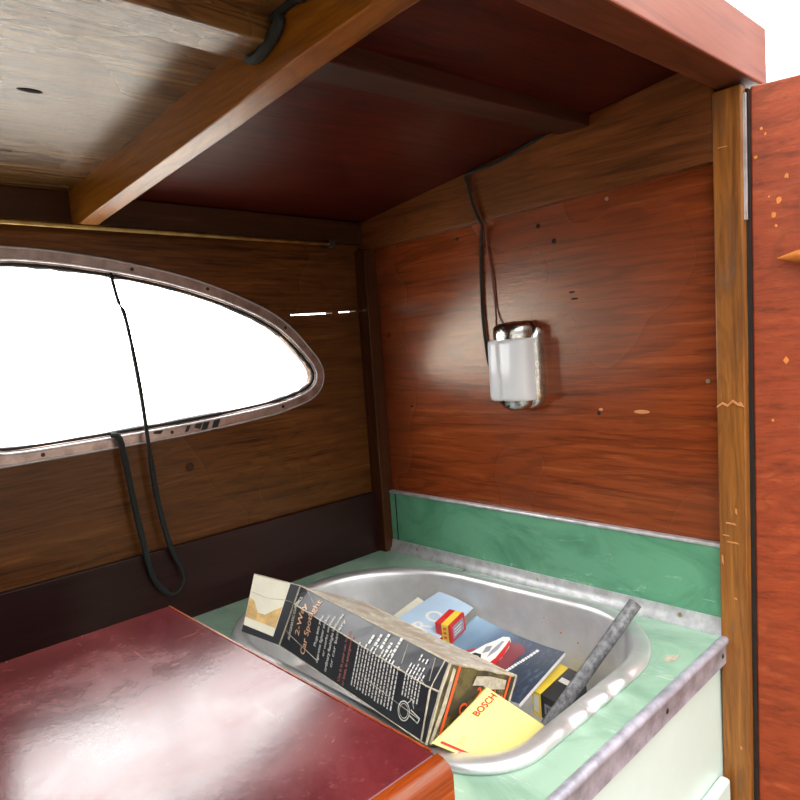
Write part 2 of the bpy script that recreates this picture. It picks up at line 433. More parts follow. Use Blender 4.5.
# stringers along X, two lengths
bm = bmesh.new()
hexa(bm, [(.843,1.12,.612),(.843,1.215,.612),(2.08,1.285,.703),(2.08,1.165,.700),(.843,1.12,.68),(.843,1.215,.68),(2.08,1.285,.76),(2.08,1.165,.775)])
tag(mk('trim_2', bm, M['beam_x'], bevel=.001), 'slim dark roof stringer between the amber beam and the red wall', 'beam', kind='structure')
bm = bmesh.new()
hexa(bm, [(XN,1.02,.52),(XN,1.12,.52),(.779,1.205,.610),(.779,1.105,.610),(XN,1.02,.60),(XN,1.12,.60),(.779,1.205,.675),(.779,1.105,.675)])
tag(mk('trim_3', bm, M['ceil_old'], bevel=.001), 'roof stringer left of the amber beam, window reflection put into its grey', 'beam', kind='structure')  # same timber as the right length; the grey stands for window reflection
# header on the right wall
bm = bmesh.new()
hexa(bm, [(2.095,.772,.488),(XR,.772,.488),(XR,YL,.470),(2.095,YL,.470),(2.095,.772,ceil_z(2.095,.788)),(XR,.772,ceil_z(XR,.788)),(XR,YL,ceil_z(XR,YL)),(2.095,YL,ceil_z(2.095,YL))])
tag(mk('trim_4', bm, M['header'], bevel=.0012), 'brown timber header along the top of the red wall', 'beam', kind='structure')
# rail on the left wall
bm = bmesh.new(); box(bm, XN, 2.084, YL-.045, YL, .498, .60)
tag(mk('trim_5', bm, M['header_x'], bevel=.0012), 'dark timber rail along the top of the plank wall', 'beam', kind='structure')
# corner post
bm = bmesh.new(); box(bm, 2.065, XR, 2.355, YL, -1.0, .47); v = None
o = mk('trim_6', bm, M['post_dark'], bevel=.0012); tag(o, 'dark slim timber post in the corner between the two walls', 'post', kind='structure')
# base board on the left wall
bm = bmesh.new(); box(bm, -.9, 2.075, YL-.03, YL, -1.0, -.703)
tag(mk('baseboard_left', bm, M['base'], bevel=.0008), 'dark maroon board along the foot of the plank wall', 'baseboard', kind='structure')
# door post (it leans a little)
lean = lambda z: -.012 + (.685 - z)*.0128
def lean_box(bm, x0, x1, y0, y1, z0, z1):
    a, b_ = lean(z0), lean(z1)
    hexa(bm, [(x0,y0+a,z0),(x1,y0+a,z0),(x1,y1+a,z0),(x0,y1+a,z0),(x0,y0+b_,z1),(x1,y0+b_,z1),(x1,y1+b_,z1),(x0,y1+b_,z1)])
bm = bmesh.new(); lean_box(bm, 2.09, 2.2, .70, .782, FL, .685)
dp = mk('trim_7', bm, M['post'], bevel=.0015); tag(dp, 'worn orange timber door post at the end of the red wall', 'post', kind='structure')
bm = bmesh.new(); lean_box(bm, 2.12, 2.2, .690, .699, FL, .675); mk('seal', bm, M['rubber'], dp)
bm = bmesh.new(); lean_box(bm, 2.100, 2.110, .692, .6995, .30, .66); mk('edge_strip', bm, M['alu'], dp)
random.seed(5)
bm = bmesh.new(); zz = -.225
pts = [(.782,-.21),(.782,-.243)] 
plate(bm, [(.702,-.255),(.712,-.238),(.72,-.243),(.735,-.232),(.75,-.247),(.765,-.24),(.781,-.252),(.781,-.258),(.765,-.247),(.75,-.254),(.735,-.240),(.72,-.25)], [], lambda u,v,d: (2.0895-d, u+lean(v), v), .003)
for y, z, ly, lz in ((.745,-.62,.03,.006),(.76,-.66,.02,.004),(.74,-.68,.035,.005),(.73,-.58,.006,.02),(.772,-.74,.005,.03),(.735,-.86,.008,.006),(.752,.52,.03,.003),(.725,-1.35,.006,.01)):
    plate(bm, [(y-ly/2,z-lz/2),(y+ly/2,z-lz*.2),(y+ly/2,z+lz/2),(y-ly*.3,z+lz*.4)], [], lambda u,v,d: (2.0895-d, u+lean(v), v), .002)
mk('bare_chip', bm, M['bare_wood'], dp)

# roof edge (fascia) board
bm = bmesh.new(); za = lambda x: .662 + (x-1.3)*.04
hexa(bm, [(XN,.665,za(XN)),(2.245,.665,za(2.245)),(2.245,.765,za(2.245)),(XN,.80,za(XN)),(XN,.665,za(XN)+.175),(2.245,.665,za(2.245)+.172),(2.245,.765,za(2.245)+.172),(XN,.80,za(XN)+.175)])
bm.faces.ensure_lookup_table()
bm.faces[0].material_index = 1; bm.faces[4].material_index = 1
o = mk('trim_8', bm, [M['fascia'], M['fascia_in']], bevel=.0025, seg=3)
tag(o, 'thick faded red roof edge board above the door post', 'beam', kind='structure')

# door on the right, folded outwards
dh = Vector((2.135, .690)); dd = Vector((.22, -.975)).normalized(); dn = Vector((dd.y, -dd.x))   # along the leaf; dn points inward (-x)
if dn.x > 0: dn = -dn
def door_pt(s, d, z): return (dh.x + dd.x*s + dn.x*d, dh.y + dd.y*s + dn.y*d + lean(z), z)
bm = bmesh.new()
hexa(bm, [door_pt(0,0,-3.4),door_pt(1.7,0,-3.4),door_pt(1.7,-.07,-3.4),door_pt(0,-.07,-3.4),door_pt(0,0,.683),door_pt(1.7,0,.683),door_pt(1.7,-.07,.683),door_pt(0,-.07,.683)])
door = mk('door_1', bm, M['ply_door'], bevel=.0015); tag(door, 'open bright red plywood door beyond the orange post', 'door', kind='structure')
bm = bmesh.new(); n = 14; pts = []; rs = []
for i in range(n+1):
    t = i/n; pts.append(door_pt(.066+.62*t, .028, .176)); rs.append(.0008 + .0125*math.sin(math.pi*min(1,max(0,t)))**.6)
tube(bm, pts, rs, 12, flat=.8)
hd = mk('door_handle', bm, M['cleat'], door, True)
for s in (.27, .47):
    bm = bmesh.new(); tube(bm, [door_pt(s,0,.172), door_pt(s,.03,.172)], .008, 10); mk('handle_post', bm, M['cleat'], hd, True)
random.seed(21)
for s, z, r in ((.0275,.556,.0016),(.0375,.54,.0012),(.0125,.48,.0018),(.09,.41,.0022),(.07,.345,.0030),(.0575,.305,.0026),(.062,.274,.0014),(.045,.36,.0010),(.085,-.12,.0028),(.05,-.3,.0016)):
    pl = [(s+r/S*random.uniform(.6,1.2)*math.cos(k*math.pi/4), z+r/S*random.uniform(.6,1.5)*math.sin(k*math.pi/4)) for k in range(8)]
    bm = bmesh.new(); plate(bm, pl, [], lambda u,v,d: door_pt(u, .0004+d, v), .0008); mk('paint_chip', bm, M['chip_orange'], door)

# ================================================================== WORKTOP, CABINET, SINK
def rrect(cx, cy, hx, hy, rs, n=16, m=40):
    """rounded rectangle, a radius for each corner: near right, far right, far left, near left"""
    cs = [(1,-1,-90),(1,1,0),(-1,1,90),(-1,-1,180)]; arcs = []
    for (sx, sy, a0), r in zip(cs, rs):
        ox, oy = cx+sx*(hx-r), cy+sy*(hy-r)
        arcs.append([(ox+r*math.cos(math.radians(a0+90*k/n)), oy+r*math.sin(math.radians(a0+90*k/n))) for k in range(n+1)])
    out = []
    for q in range(4):
        out += arcs[q]; p, e = arcs[q][-1], arcs[(q+1)%4][0]
        for k in range(1, m): out.append((p[0]+(e[0]-p[0])*k/m, p[1]+(e[1]-p[1])*k/m))
    return out
CX, CY, HX, HY, RR = 1.55, 1.577, .525, .697, (.37, .46, .37, .20)
def taper(x, y): return (x - .07*max(0, y-1.25)*(x-1.025)/1.05, y)      # the bowl narrows towards the plank wall
hole = [taper(*p) for p in rrect(CX, CY, HX-.035, HY-.035, [r-.035 for r in RR])]
bm = bmesh.new()
plate(bm, [(-.9,.795),(XR,.795),(XR,YL-.0),(-.9,YL-.0)], [hole], lambda u,v,d: (u, v, -1.0-d), .075)
ct = mk('worktop', bm, M['green_top']); tag(ct, 'pale green marbled worktop with aluminium front edging around the sink', 'worktop')
bm = bmesh.new()
pr = [(.795,-.998),(.787,-.992),(.776,-.992),(.769,-.998),(.768,-1.01),(.776,-1.018),(.778,-1.08),(.795,-1.08)]
va = [bm.verts.new(P(-.9,y,z)) for y,z in pr]; vb = [bm.verts.new(P(2.098,y,z)) for y,z in pr]
for k in range(len(pr)): bm.faces.new((va[k],va[(k+1)%len(pr)],vb[(k+1)%len(pr)],vb[k]))
bm.faces.new(va); bm.faces.new(vb)
et = mk('edge_trim', bm, M['alu_dull'], ct, True, angle=50)
for x in (2.06, 1.66):
    bm = bmesh.new(); disc(bm, (x,.778,-1.045), (0,-1,0), .0030, .0012, 12, .8); mk('screw', bm, M['screw'], et)
bm = bmesh.new(); box(bm, 2.01, XR-.02, 1.868, 1.874, -1.0005, -.9992); mk('seam', bm, M['seam'], ct)
bm = bmesh.new(); plate(bm, [(1.83,.86),(1.875,.875),(1.90,.842),(1.862,.838),(1.845,.845)], [], lambda u,v,d: (u,v,-.9995+d), .0006); mk('laminate_chip', bm, M['cardboard'], ct)

# backsplash and its mouldings
bs = empty('backsplash', (XR, 1.57, -1.0)); tag(bs, 'green marbled backsplash strip along the foot of the red wall', 'backsplash')
bm = bmesh.new(); box(bm, XR-.022, XR, .783, 2.355, -1.0, -.712); mk('panel', bm, M['green_splash'], bs)
bm = bmesh.new(); box(bm, XR-.028, XR, .783, 2.355, -.713, -.700); mk('top_moulding', bm, M['alu'], bs, bevel=.0015)
bm = bmesh.new(); box(bm, XR-.024, XR-.0221, 2.313, 2.318, -.95, -.715); mk('panel_joint', bm, M['dark_hole'], bs)
bm = bmesh.new()
pr = [(XR-.0215,-.945),(XR-.026,-.945),(XR-.029,-.962),(XR-.034,-.980),(XR-.045,-.992),(XR-.045,-1.0),(XR-.0215,-1.0)]
va = [bm.verts.new(P(x,.783,z)) for x,z in pr]; vb = [bm.verts.new(P(x,2.355,z)) for x,z in pr]
for k in range(len(pr)): bm.faces.new((va[k],va[(k+1)%len(pr)],vb[(k+1)%len(pr)],vb[k]))
bm.faces.new(va); bm.faces.new(vb)
cm = mk('cove_moulding', bm, M['alu'], bs, True, angle=50)
for y in (.93, 1.50, 2.18):
    bm = bmesh.new(); disc(bm, (XR-.0300,y,-.966), (-1,0,.35), .0028, .0012, 12); mk('screw', bm, M['bright_screw'], cm)

# cabinet below
cb = empty('galley_cabinet', (.6, 1.5, FL)); tag(cb, 'mint white painted cabinet under the green worktop', 'cabinet')
bm = bmesh.new(); box(bm, -.9, 2.098, .80, .84, FL, -1.0755); box(bm, 2.098, XR, .80, .84, FL, -1.0755)
mk('front_panel', bm, M['mint'], cb)
bm = bmesh.new(); box(bm, 1.25, 2.065, .765, .799, -3.2, -1.45); mk('door', bm, M['mint'], cb, bevel=.004, seg=3)
bm = bmesh.new(); box(bm, .3, 1.18, .765, .799, -3.2, -1.45); mk('door', bm, M['mint'], cb, bevel=.004, seg=3)

# sink: loops of rounded rectangles
bm = bmesh.new(); loops = []
prof = [(0,-.999,0),(0,-.990,1),(.004,-.982,1),(.012,-.977,1),(.030,-.975,.8),(.044,-.977,.4),(.053,-.984,.1),(.058,-.997,0),(.062,-1.03,0),(.075,-1.14,0),(.088,-1.21,0),(.102,-1.245,0),(.128,-1.262,0),(.18,-1.270,0),(.30,-1.273,0)]
for ins, z, wv in prof:
    lp = rrect(CX, CY, HX-ins, HY-ins, [max(.08, r-ins*.8) for r in RR])
    vs = []
    for (x, y) in lp:
        x, y = taper(x, y); w = 0
        if y < CY-HY+.13 and 1.28 < x < 1.72:
            w = math.sin((x-1.28)/(.44)*math.pi) * (math.sin((x-1.28)*2*math.pi/.105)) * wv
        vs.append(bm.verts.new(P(x, y - .012*w, z + .010*w)))
    loops.append(vs)
for A, B in zip(loops, loops[1:]):
    for k in range(len(A)): bm.faces.new((A[k],A[(k+1)%len(A)],B[(k+1)%len(A)],B[k]))
bm.faces.new(loops[-1])
sk = mk('sink', bm, M['steel'], smooth=True, angle=70)
so = sk.modifiers.new('sheet', 'SOLIDIFY'); so.thickness = .0009; so.offset = 0
tag(sk, 'stainless steel sink set in the green worktop, filled with papers and boxes', 'sink')
for (y, z) in ((1.33,-1.10),(1.26,-1.12),(1.40,-1.06),(1.17,-1.08),(1.22,-1.15)):
    ins = .062 + (.075-.062)*((-1.03-z)/.11)
    bm = bmesh.new(); disc(bm, (taper(CX+HX-ins, y)[0]-.001, y, z), (-1,0,.1), .0014, .0006, 8); mk('rust_spot', bm, M['bare_wood'], sk)

# ================================================================== MAROON BOX
bx = empty('wooden_box', (.3, 1.37, -1.0)); tag(bx, 'glossy scratched maroon wooden box with orange edges left of the sink', 'box')
bm = bmesh.new(); box(bm, -.28, .79, .795, 1.945, -.999, -.795); mk('body', bm, M['maroon'], bx, bevel=.002)
bm = bmesh.new(); box(bm, -.30, .803, .815, 1.957, -.795, -.75); mk('lid', bm, M['maroon'], bx, bevel=.003, seg=3)
bm = bmesh.new()
pr = [(.815,-.7502),(.80,-.752),(.785,-.760),(.777,-.775),(.777,-.86),(.7949,-.86),(.7949,-.795),(.815,-.795)]
va = [bm.verts.new(P(-.30,y,z)) for y,z in pr]; vb = [bm.verts.new(P(.803,y,z)) for y,z in pr]
for k in range(len(pr)): bm.faces.new((va[k],va[(k+1)%len(pr)],vb[(k+1)%len(pr)],vb[k]))
bm.faces.new(va); bm.faces.new(vb)
mk('edge_moulding', bm, M['orange_edge'], bx, True, angle=50)
bm = bmesh.new(); tube(bm, [(.802,.83,-.7515),(.802,1.95,-.7515)], .0011, 6); mk('worn_edge', bm, M['orange_edge'], bx, True)

# ================================================================== TEXT HELPER
def text_mesh(s, size, align='LEFT'):
    cu = bpy.data.curves.new('lettering', 'FONT'); cu.body = s; cu.size = size; cu.align_x = align; cu.resolution_u = 3
    o = bpy.data.objects.new('lettering', cu); COL.objects.link(o)
    dg = bpy.context.evaluated_depsgraph_get(); dg.update()
    me = bpy.data.meshes.new_from_object(o.evaluated_get(dg))
    pts = [v.co.copy() for v in me.vertices]; fs = [tuple(p.vertices) for p in me.polygons]
    bpy.data.objects.remove(o); bpy.data.meshes.remove(me); bpy.data.curves.remove(cu)
    return pts, fs

def put_text(bm, s, size, fn, align='LEFT', mi=0, width=None, bold=0):
    """fn maps text-plane (x, y) in text units to a world point"""
    pts, fs = text_mesh(s, size, align)
    if width and pts:
        mxx = max(p.x for p in pts); k = width/mxx
    else: k = 1
    passes = [(0,0)] if not bold else [(0,0),(bold,0),(0,bold)]
    for dx, dy in passes:
        v = [bm.verts.new(fn(p.x*k+dx, p.y+dy)) for p in pts]
        for f in fs:
            try: bm.faces.new([v[i] for i in f]).material_index = mi
            except ValueError: pass

# ================================================================== SPOTLIGHT CARTON
c0 = Vector((1.075,1.777,-.930)); ex = Vector((-.051,-.702,-.021)); ey = Vector((.239,-.013,-.128)); ez = Vector((.092,-.012,.171))
LL, DD, HH = ex.length, ey.length, ez.length
ux, uy, uz = ex/LL, ey/DD, ez/HH
uy = (uy - ux*uy.dot(ux)).normalized(); uz = ux.cross(uy); uz = uz if uz.dot(ez) > 0 else -uz
def K(x, y, z): return c0 + ux*(x*LL) + uy*(y*DD) + uz*(z*HH)       # 0..1 box coordinates
ZC = lambda x: .72 - .09*x                                             # crease height along the front
BUL = .085                                                             # how far the crease stands out
def front_y(x, z):
    zc = ZC(x); b = BUL*min(1, x/.05)*min(1, (1-x)/.03+.25)
    return -b*(z/zc) if z < zc else -b*(1-(z-zc)/(1-zc))
def KF(x, z, eps=.0007): 
    p = K(x, front_y(x,z), z); return V(p - uy*(eps/S))
cr = empty('spotlight_carton', tuple(K(.5,.5,0))); tag(cr, 'long battered black cardboard carton of a car spotlight leaning across the sink', 'carton')
bm = bmesh.new(); NX = 14
rows = []
for i in range(NX+1):
    x = i/NX; zc = ZC(x)
    w = .012*math.sin(i*1.7)
    sag = -.05*math.sin(math.pi*x)
    sec = [K(x,0,0), K(x,front_y(x,zc*.5),zc*.5), K(x,front_y(x,zc),zc), K(x,front_y(x,(1+zc)/2)+w*.3,(1+zc)/2), K(x,0,1+w*.3), K(x,.33,1+sag+w), K(x,.66,1+sag-w), K(x,1,1+w*.3), K(x,1.0,.5), K(x,1,0)]
    rows.append([bm.verts.new(V(p)) for p in sec])
ns = len(rows[0])
for i in range(NX):
    for k in range(ns):
        f = bm.faces.new((rows[i][k], rows[i][(k+1)%ns], rows[i+1][(k+1)%ns], rows[i+1][k]))
        f.material_index = 0 if k < 4 else (1 if k < 7 else 0)
f = bm.faces.new(rows[0]); f.material_index = 0
f = bm.faces.new(rows[-1][::-1]); f.material_index = 2
mk('carton_body', bm, [M['carton_front'], M['carton_top'], M['carton_end']], cr)
# worn edges
bm = bmesh.new()
def edge(pts, r, j=.5): tube(bm, [tuple(p) for p in pts], r, 5, jitter=j)
edge([K(i/20, front_y(i/20,ZC(i/20)), ZC(i/20)) for i in range(21)], .0007)
edge([K(i/20, 0, 1.0) for i in range(21)], .0009)
edge([K(i/20, 0, 0) for i in range(21)], .0006)
edge([K(1, front_y(1,z/10), z/10) for z in range(11)], .0012)
edge([K(.975, front_y(.975,z/10)-.004, z/10) for z in range(11)], .0007)
edge([K(0, front_y(0,z/10), z/10) for z in range(11)], .0006)
edge([K(1, y/10, 1.0) for y in range(11)], .0014)
edge([K(1, 1, z/10) for z in range(11)], .0014)
edge([K(i/20, 1, 1) for i in range(21)], .0009)
for a, b in (((.06,.99),(.16,.86)),((.22,.93),(.19,.60)),((.62,.30),(.95,.22)),((.93,.97),(.955,.7)),((.90,.70),(.955,.62)),((.78,.97),(.80,.72)),((.0,.27),(.30,.13))):
    edge([tuple(K(a[0]+(b[0]-a[0])*t/6, front_y(a[0]+(b[0]-a[0])*t/6, a[1]+(b[1]-a[1])*t/6)-.002, a[1]+(b[1]-a[1])*t/6)) for t in range(7)], .0003)
mk('worn_edge', bm, M['cardboard'], cr)
# front lettering: lines run up the height, stacked along the length
def line(bm, s, x, z0, size, mi=0, width=None, bold=0):
    put_text(bm, s, size, lambda u, v: KF(x - v/(LL*S), z0 + u/(HH*S)), mi=mi, width=width, bold=bold)
bm = bmesh.new()
hm = HH*S     # height in metres
line(bm, 'AUTOMATIC CLASSICS', .072, .16, .0064, 0, hm*.70, .0003)
line(bm, '2-Way', .135, .30, .0118, 2, hm*.50, .0003)
line(bm, 'Car Spotlight', .205, .08, .0122, 2, hm*.86, .0003)
line(bm, 'Plugs into your', .275, .30, .0062, 0, hm*.48, .0002)
line(bm, 'cigarette lighter socket', .310, .10, .0062, 0, hm*.72, .0002)
line(bm, 'or works on two', .345, .24, .0062, 0, hm*.60, .0002)
line(bm, 'ordinary flashlight batteries', .380, .06, .0062, 0, hm*.86, .0002)
line(bm, 'or car battery', .412, .16, .0062, 0, hm*.70, .0002)
line(bm, 'Use it in your car, home', .478, .05, .0056, 1, hm*.72, .0001)
line(bm, 'or boat, in emergencies', .508, .03, .0056, 1, hm*.70, .0001)
mk('lettering', bm, [M['ink_white'], M['ink_pink'], M['ink_peach']], cr)
bm = bmesh.new(); random.seed(11)
def fine(x0, x1, nl, z0, z1, wl=(.02,.07), gap=.012):
    for i in range(nl):
        x = x0 + (x1-x0)*i/(nl-1); z = z0 + random.uniform(0,.02); end = z1 - random.uniform(0, .16)
        w = (x1-x0)/(nl-1)*.19
        while z < end:
            l = random.uniform(*wl); n = 3
            q = [KF(x-w, z), KF(x+w, z), KF(x+w, min(z+l,end+.02)), KF(x-w, min(z+l,end+.02))]
            bm.faces.new([bm.verts.new(p) for p in q]); z += l + gap
fine(.555, .80, 14, .10, .80)
fine(.60, .74, 5, .74, .98, (.03,.06))
fine(.845, .925, 6, .36, .84)
fine(.87, .905, 3, .84, .96)
# line drawing of the lamp
def stroke(pts, w=.004):
    for a, b in zip(pts, pts[1:]):
        dx, dz = (b[0]-a[0])*LL, (b[1]-a[1])*HH; l = math.hypot(dx, dz) or 1
        nx, nz = -dz/l*w/LL, dx/l*w/HH
        q = [KF(a[0]-nx,a[1]-nz), KF(b[0]-nx,b[1]-nz), KF(b[0]+nx,b[1]+nz), KF(a[0]+nx,a[1]+nz)]
        bm.faces.new([bm.verts.new(p) for p in q])
circ = [(.868+.030*math.cos(t*math.pi/9), .21+.115*math.sin(t*math.pi/9)) for t in range(19)]
stroke(circ, .0014); stroke([(.868+.75*(x-.868), .21+.75*(z-.21)) for x, z in circ], .0007)
stroke([(.897,.20),(.945,.17),(.952,.235),(.902,.27)], .0013); stroke([(.88,.32),(.90,.40),(.915,.30)], .001)
mk('fine_print', bm, M['ink_white'], cr)
# end face print
def KE(y, z, eps=.0008): return V(K(1, y, z) + ux*(eps/S))
bm = bmesh.new()
for y0, y1 in ((.115,.15),(.885,.915)):
    q = [KE(y0,-.0), KE(y1,0), KE(y1,.98), KE(y0,.98)]; bm.faces.new([bm.verts.new(p) for p in q])
for s, y, z, sz in (('Car',.28,.40,.0140),('Spot',.52,.40,.0140),('2-Way',.46,.62,.0140)):
    put_text(bm, s, sz, lambda u, v: KE(y+u/(DD*S), z+v/(HH*S)), bold=.0007)
mk('end_print', bm, M['ink_orange'], cr)
bm = bmesh.new()
plate(bm, [(.38,.78),(.52,.80),(.60,.76),(.86,.80),(.85,.92),(.60,.93),(.40,.90)], [], lambda u,v,d: tuple(K(1+.003+d*0, u, v)+ux*(d)), .0012)
plate(bm, [(.03,.02),(.06,.0),(.10,.45),(.09,.93),(.05,.95),(.05,.5)], [], lambda u,v,d: tuple(K(1.002,u,v)+ux*d), .0012)
mk('bare_scuff', bm, M['cardboard'], cr)
# folded end flap, bent back towards the wall
fa, fd = K(0,0,1.0), K(0,0,0)
up_ = (fa-fd)
fv0, fv1 = Vector((-.085,.092,.050)), Vector((-.106,.110,.044))      # lower and upper edge of the flap
fl_n = up_.cross(fv0+fv1).normalized(); fl_n = -fl_n if fl_n.dot(uy) > 0 else fl_n
def KP(a, b, e=0): return fd + up_*b + (fv0*(1-b) + fv1*b)*a + fl_n*e    # a along the flap, b up
bm = bmesh.new(); n = 6
def slab(q, e0, e1, mi):
    a = [KP(x,y,e0) for x,y in q]; b_ = [KP(x,y,e1) for x,y in q]
    hexa(bm, a+b_, mi)
slab([(0,0),(.98,.02),(1.0,1.03),(.0,1.0)], -.004, 0, 0)
fp = mk('end_flap', bm, M['carton_front'], cr)
bm = bmesh.new()
plate(bm, [(.22,.10),(.97,.14),(.985,.66),(1.0,1.02),(.22,1.0),(.22,.66)], [], lambda u,v,d: tuple(KP(u,v,.0006+d)), .0012); mk('bare_patch', bm, M['cream'], fp)
bm = bmesh.new()
plate(bm, [(.23,.24),(.97,.28),(.975,.62),(.86,.58),(.72,.40),(.55,.40),(.40,.50),(.23,.60)], [], lambda u,v,d: tuple(KP(u,v,.0020+d)), .0008); mk('scorch_mark', bm, M['scorch'], fp)
bm = bmesh.new(); tube(bm, [tuple(KP(t/8*1.0, .70+.02*math.sin(t), .003)) for t in range(9)], .00025, 5); tube(bm, [tuple(KP(t/8, 1.0+.03*t/8, 0)) for t in range(9)], .0006, 5); tube(bm, [tuple(KP(.02, t/8, .001)) for t in range(9)], .0006, 5)
mk('worn_edge', bm, M['cardboard'], fp)

# ================================================================== PAPERS
def sheet(name, q, mats, parent=None, nu=14, nv=14, th=.004, curve=0, cdir=(0,0,1), edge_mi=None, up=(0,0,1)):
    """q: four layout corners (00, 10, 11, 01); bilinear sheet, bowed by `curve`; returns object and its surface function"""
    q = [Vector(p) for p in q]; cd = Vector(cdir)
    n0 = (q[1]-q[0]).cross(q[3]-q[0]).normalized()
    if n0.dot(Vector(up)) < 0: n0 = -n0
    def F(u, v, e=0):
        p = q[0]*(1-u)*(1-v) + q[1]*u*(1-v) + q[2]*u*v + q[3]*(1-u)*v
        return p + cd*(curve*4*u*(1-u)) + n0*e
    bm = bmesh.new()
    T = [[bm.verts.new(V(F(i/nu,j/nv))) for j in range(nv+1)] for i in range(nu+1)]
    B = [[bm.verts.new(V(F(i/nu,j/nv,-th))) for j in range(nv+1)] for i in range(nu+1)]
    for i in range(nu):
        for j in range(nv):
            bm.faces.new((T[i][j],T[i+1][j],T[i+1][j+1],T[i][j+1])); bm.faces.new((B[i][j],B[i][j+1],B[i+1][j+1],B[i+1][j])).material_index = 1
        bm.faces.new((T[i][0],B[i][0],B[i+1][0],T[i+1][0])).material_index = 1; bm.faces.new((T[i][nv],T[i+1][nv],B[i+1][nv],B[i][nv])).material_index = 1
    for j in range(nv):
        bm.faces.new((T[0][j],T[0][j+1],B[0][j+1],B[0][j])).material_index = 1; bm.faces.new((T[nu][j],B[nu][j],B[nu][j+1],T[nu][j+1])).material_index = 1
    o = mk(name, bm, mats, parent, True, angle=40); return o, F
def print_poly(bm, F, pts, e, mi=0):
    f = bm.faces.new([bm.verts.new(V(F(u,v,e))) for u, v in pts]); f.material_index = mi

# magazine cover: blue fading to navy along u
m, nt, b = newmat('blue_magazine_cover'); M['mag'] = m
tc = nd(nt, 'ShaderNodeTexCoord'); sp = nd(nt, 'ShaderNodeSeparateXYZ'); nt.links.new(tc.outputs['Object'], sp.inputs[0])
mr = nd(nt, 'ShaderNodeMapRange'); mr.inputs['From Min'].default_value = 1.76*S; mr.inputs['From Max'].default_value = 1.30*S
nt.links.new(sp.outputs['Y'], mr.inputs['Value'])
wv = noise(nt, coords(nt, (60,220,60), (0,0,.3)), 1, 4, .7)
col = ramp(nt, mr.outputs[0], [(0, C(168,198,220)), (.3, C(130,162,190)), (.5, C(82,104,132)), (.7, C(52,64,88)), (1, C(40,48,68))])
col = mix(nt, ramp(nt, wv, [(.5, BW(0)), (.75, BW(.35))]), col, C(140,160,190))
nt.links.new(col, b.inputs['Base Color']); b.inputs['Roughness'].default_value = .3

# (u: along the right basin wall towards the viewer, v: from that wall down to the left)
mg, FM = sheet('magazine', [(1.955,1.70,-1.115),(1.925,1.268,-1.128),(1.60,1.235,-1.165),(1.62,1.66,-1.16)], [M['mag'], M['paper']], curve=-.012, th=.014)
tag(mg, 'blue magazine with a red and white speedboat on its cover lying in the sink', 'magazine')
bm = bmesh.new()
print_poly(bm, FM, [(.446,.085),(.391,.125),(.36,.236),(.31,.367),(.27,.566),(.18,.70),(.22,.86),(.45,.86),(.51,.70),(.537,.641),(.547,.45),(.525,.255),(.486,.133)], .0012, 0)
print_poly(bm, FM, [(.47,.13),(.51,.19),(.547,.42),(.545,.62),(.50,.80),(.475,.72),(.50,.50),(.486,.27)], .0024, 1)
print_poly(bm, FM, [(.42,.20),(.44,.19),(.455,.36),(.43,.55),(.41,.42)], .0024, 3)
print_poly(bm, FM, [(.34,.40),(.38,.34),(.40,.44),(.36,.52)], .0024, 3)
print_poly(bm, FM, [(.30,.56),(.36,.54),(.40,.62),(.37,.74),(.31,.72),(.27,.64)], .0024, 2)
print_poly(bm, FM, [(.32,.60),(.36,.59),(.37,.65),(.34,.69),(.31,.66)], .0034, 0)
print_poly(bm, FM, [(.22,.70),(.26,.62),(.27,.70),(.24,.80)], .0024, 2)
print_poly(bm, FM, [(.165,.70),(.26,.50),(.275,.51),(.185,.73)], .0024, 1)
mk('cover_picture', bm, [M['paper'], M['red_card'], M['ink_dark'], M['steel_blue']], mg)
m, nt, b = newmat('red_spray_print'); M['spray'] = m
b.inputs['Base Color'].default_value = C(132,48,58); b.inputs['Roughness'].default_value = .3
bm = bmesh.new()
print_poly(bm, FM, [(.50,.16),(.56,.12),(.62,.13),(.69,.21),(.672,.31),(.67,.50),(.63,.72),(.57,.80),(.53,.74),(.545,.45),(.53,.26)], .0009, 0)
mk('cover_spray', bm, M['spray'], mg)
bm = bmesh.new(); random.seed(3)
u, v = .655, .66
while v > .15:
    l = random.uniform(.025,.05); print_poly(bm, FM, [(u,v),(u+.03,v+.004),(u+.033,v-l+.004),(u+.003,v-l)], .0014, 0); v -= l+.006; u += .0085
mk('cover_title', bm, M['paper'], mg)

# pale blue brochure behind it
br, FB = sheet('brochure', [(1.935,1.885,-1.05),(1.955,1.715,-1.085),(1.60,1.66,-1.12),(1.62,1.90,-1.10)], [M['sky_blue'], M['paper']], curve=.006, th=.005)
tag(br, 'pale blue brochure with large white letters between the carton and the magazine', 'brochure')
for ch, off in (('R', 0), ('O', .024)):
    bm = bmesh.new(); put_text(bm, ch, .032, lambda a, c: V(FB(.74 - c/S/.175, .78 - (a+off)/S/.335, .0014)), bold=.001); mk('letter', bm, M['paper'], br)
pp, FP = sheet('paper_sheet', [(1.90,1.98,-1.085),(1.88,1.86,-1.10),(1.66,1.86,-1.14),(1.68,1.98,-1.13)], [M['cream'], M['cream']], th=.003)
tag(pp, 'cream paper sheet peeking out behind the pale blue brochure', 'paper')

# ================================================================== SMALL BOXES
def oriented(origin, a, b_, c):
    o = Vector(origin); a = Vector(a); b_ = Vector(b_); c = Vector(c)
    return lambda x, y, z: o + a*x + b_*y + c*z
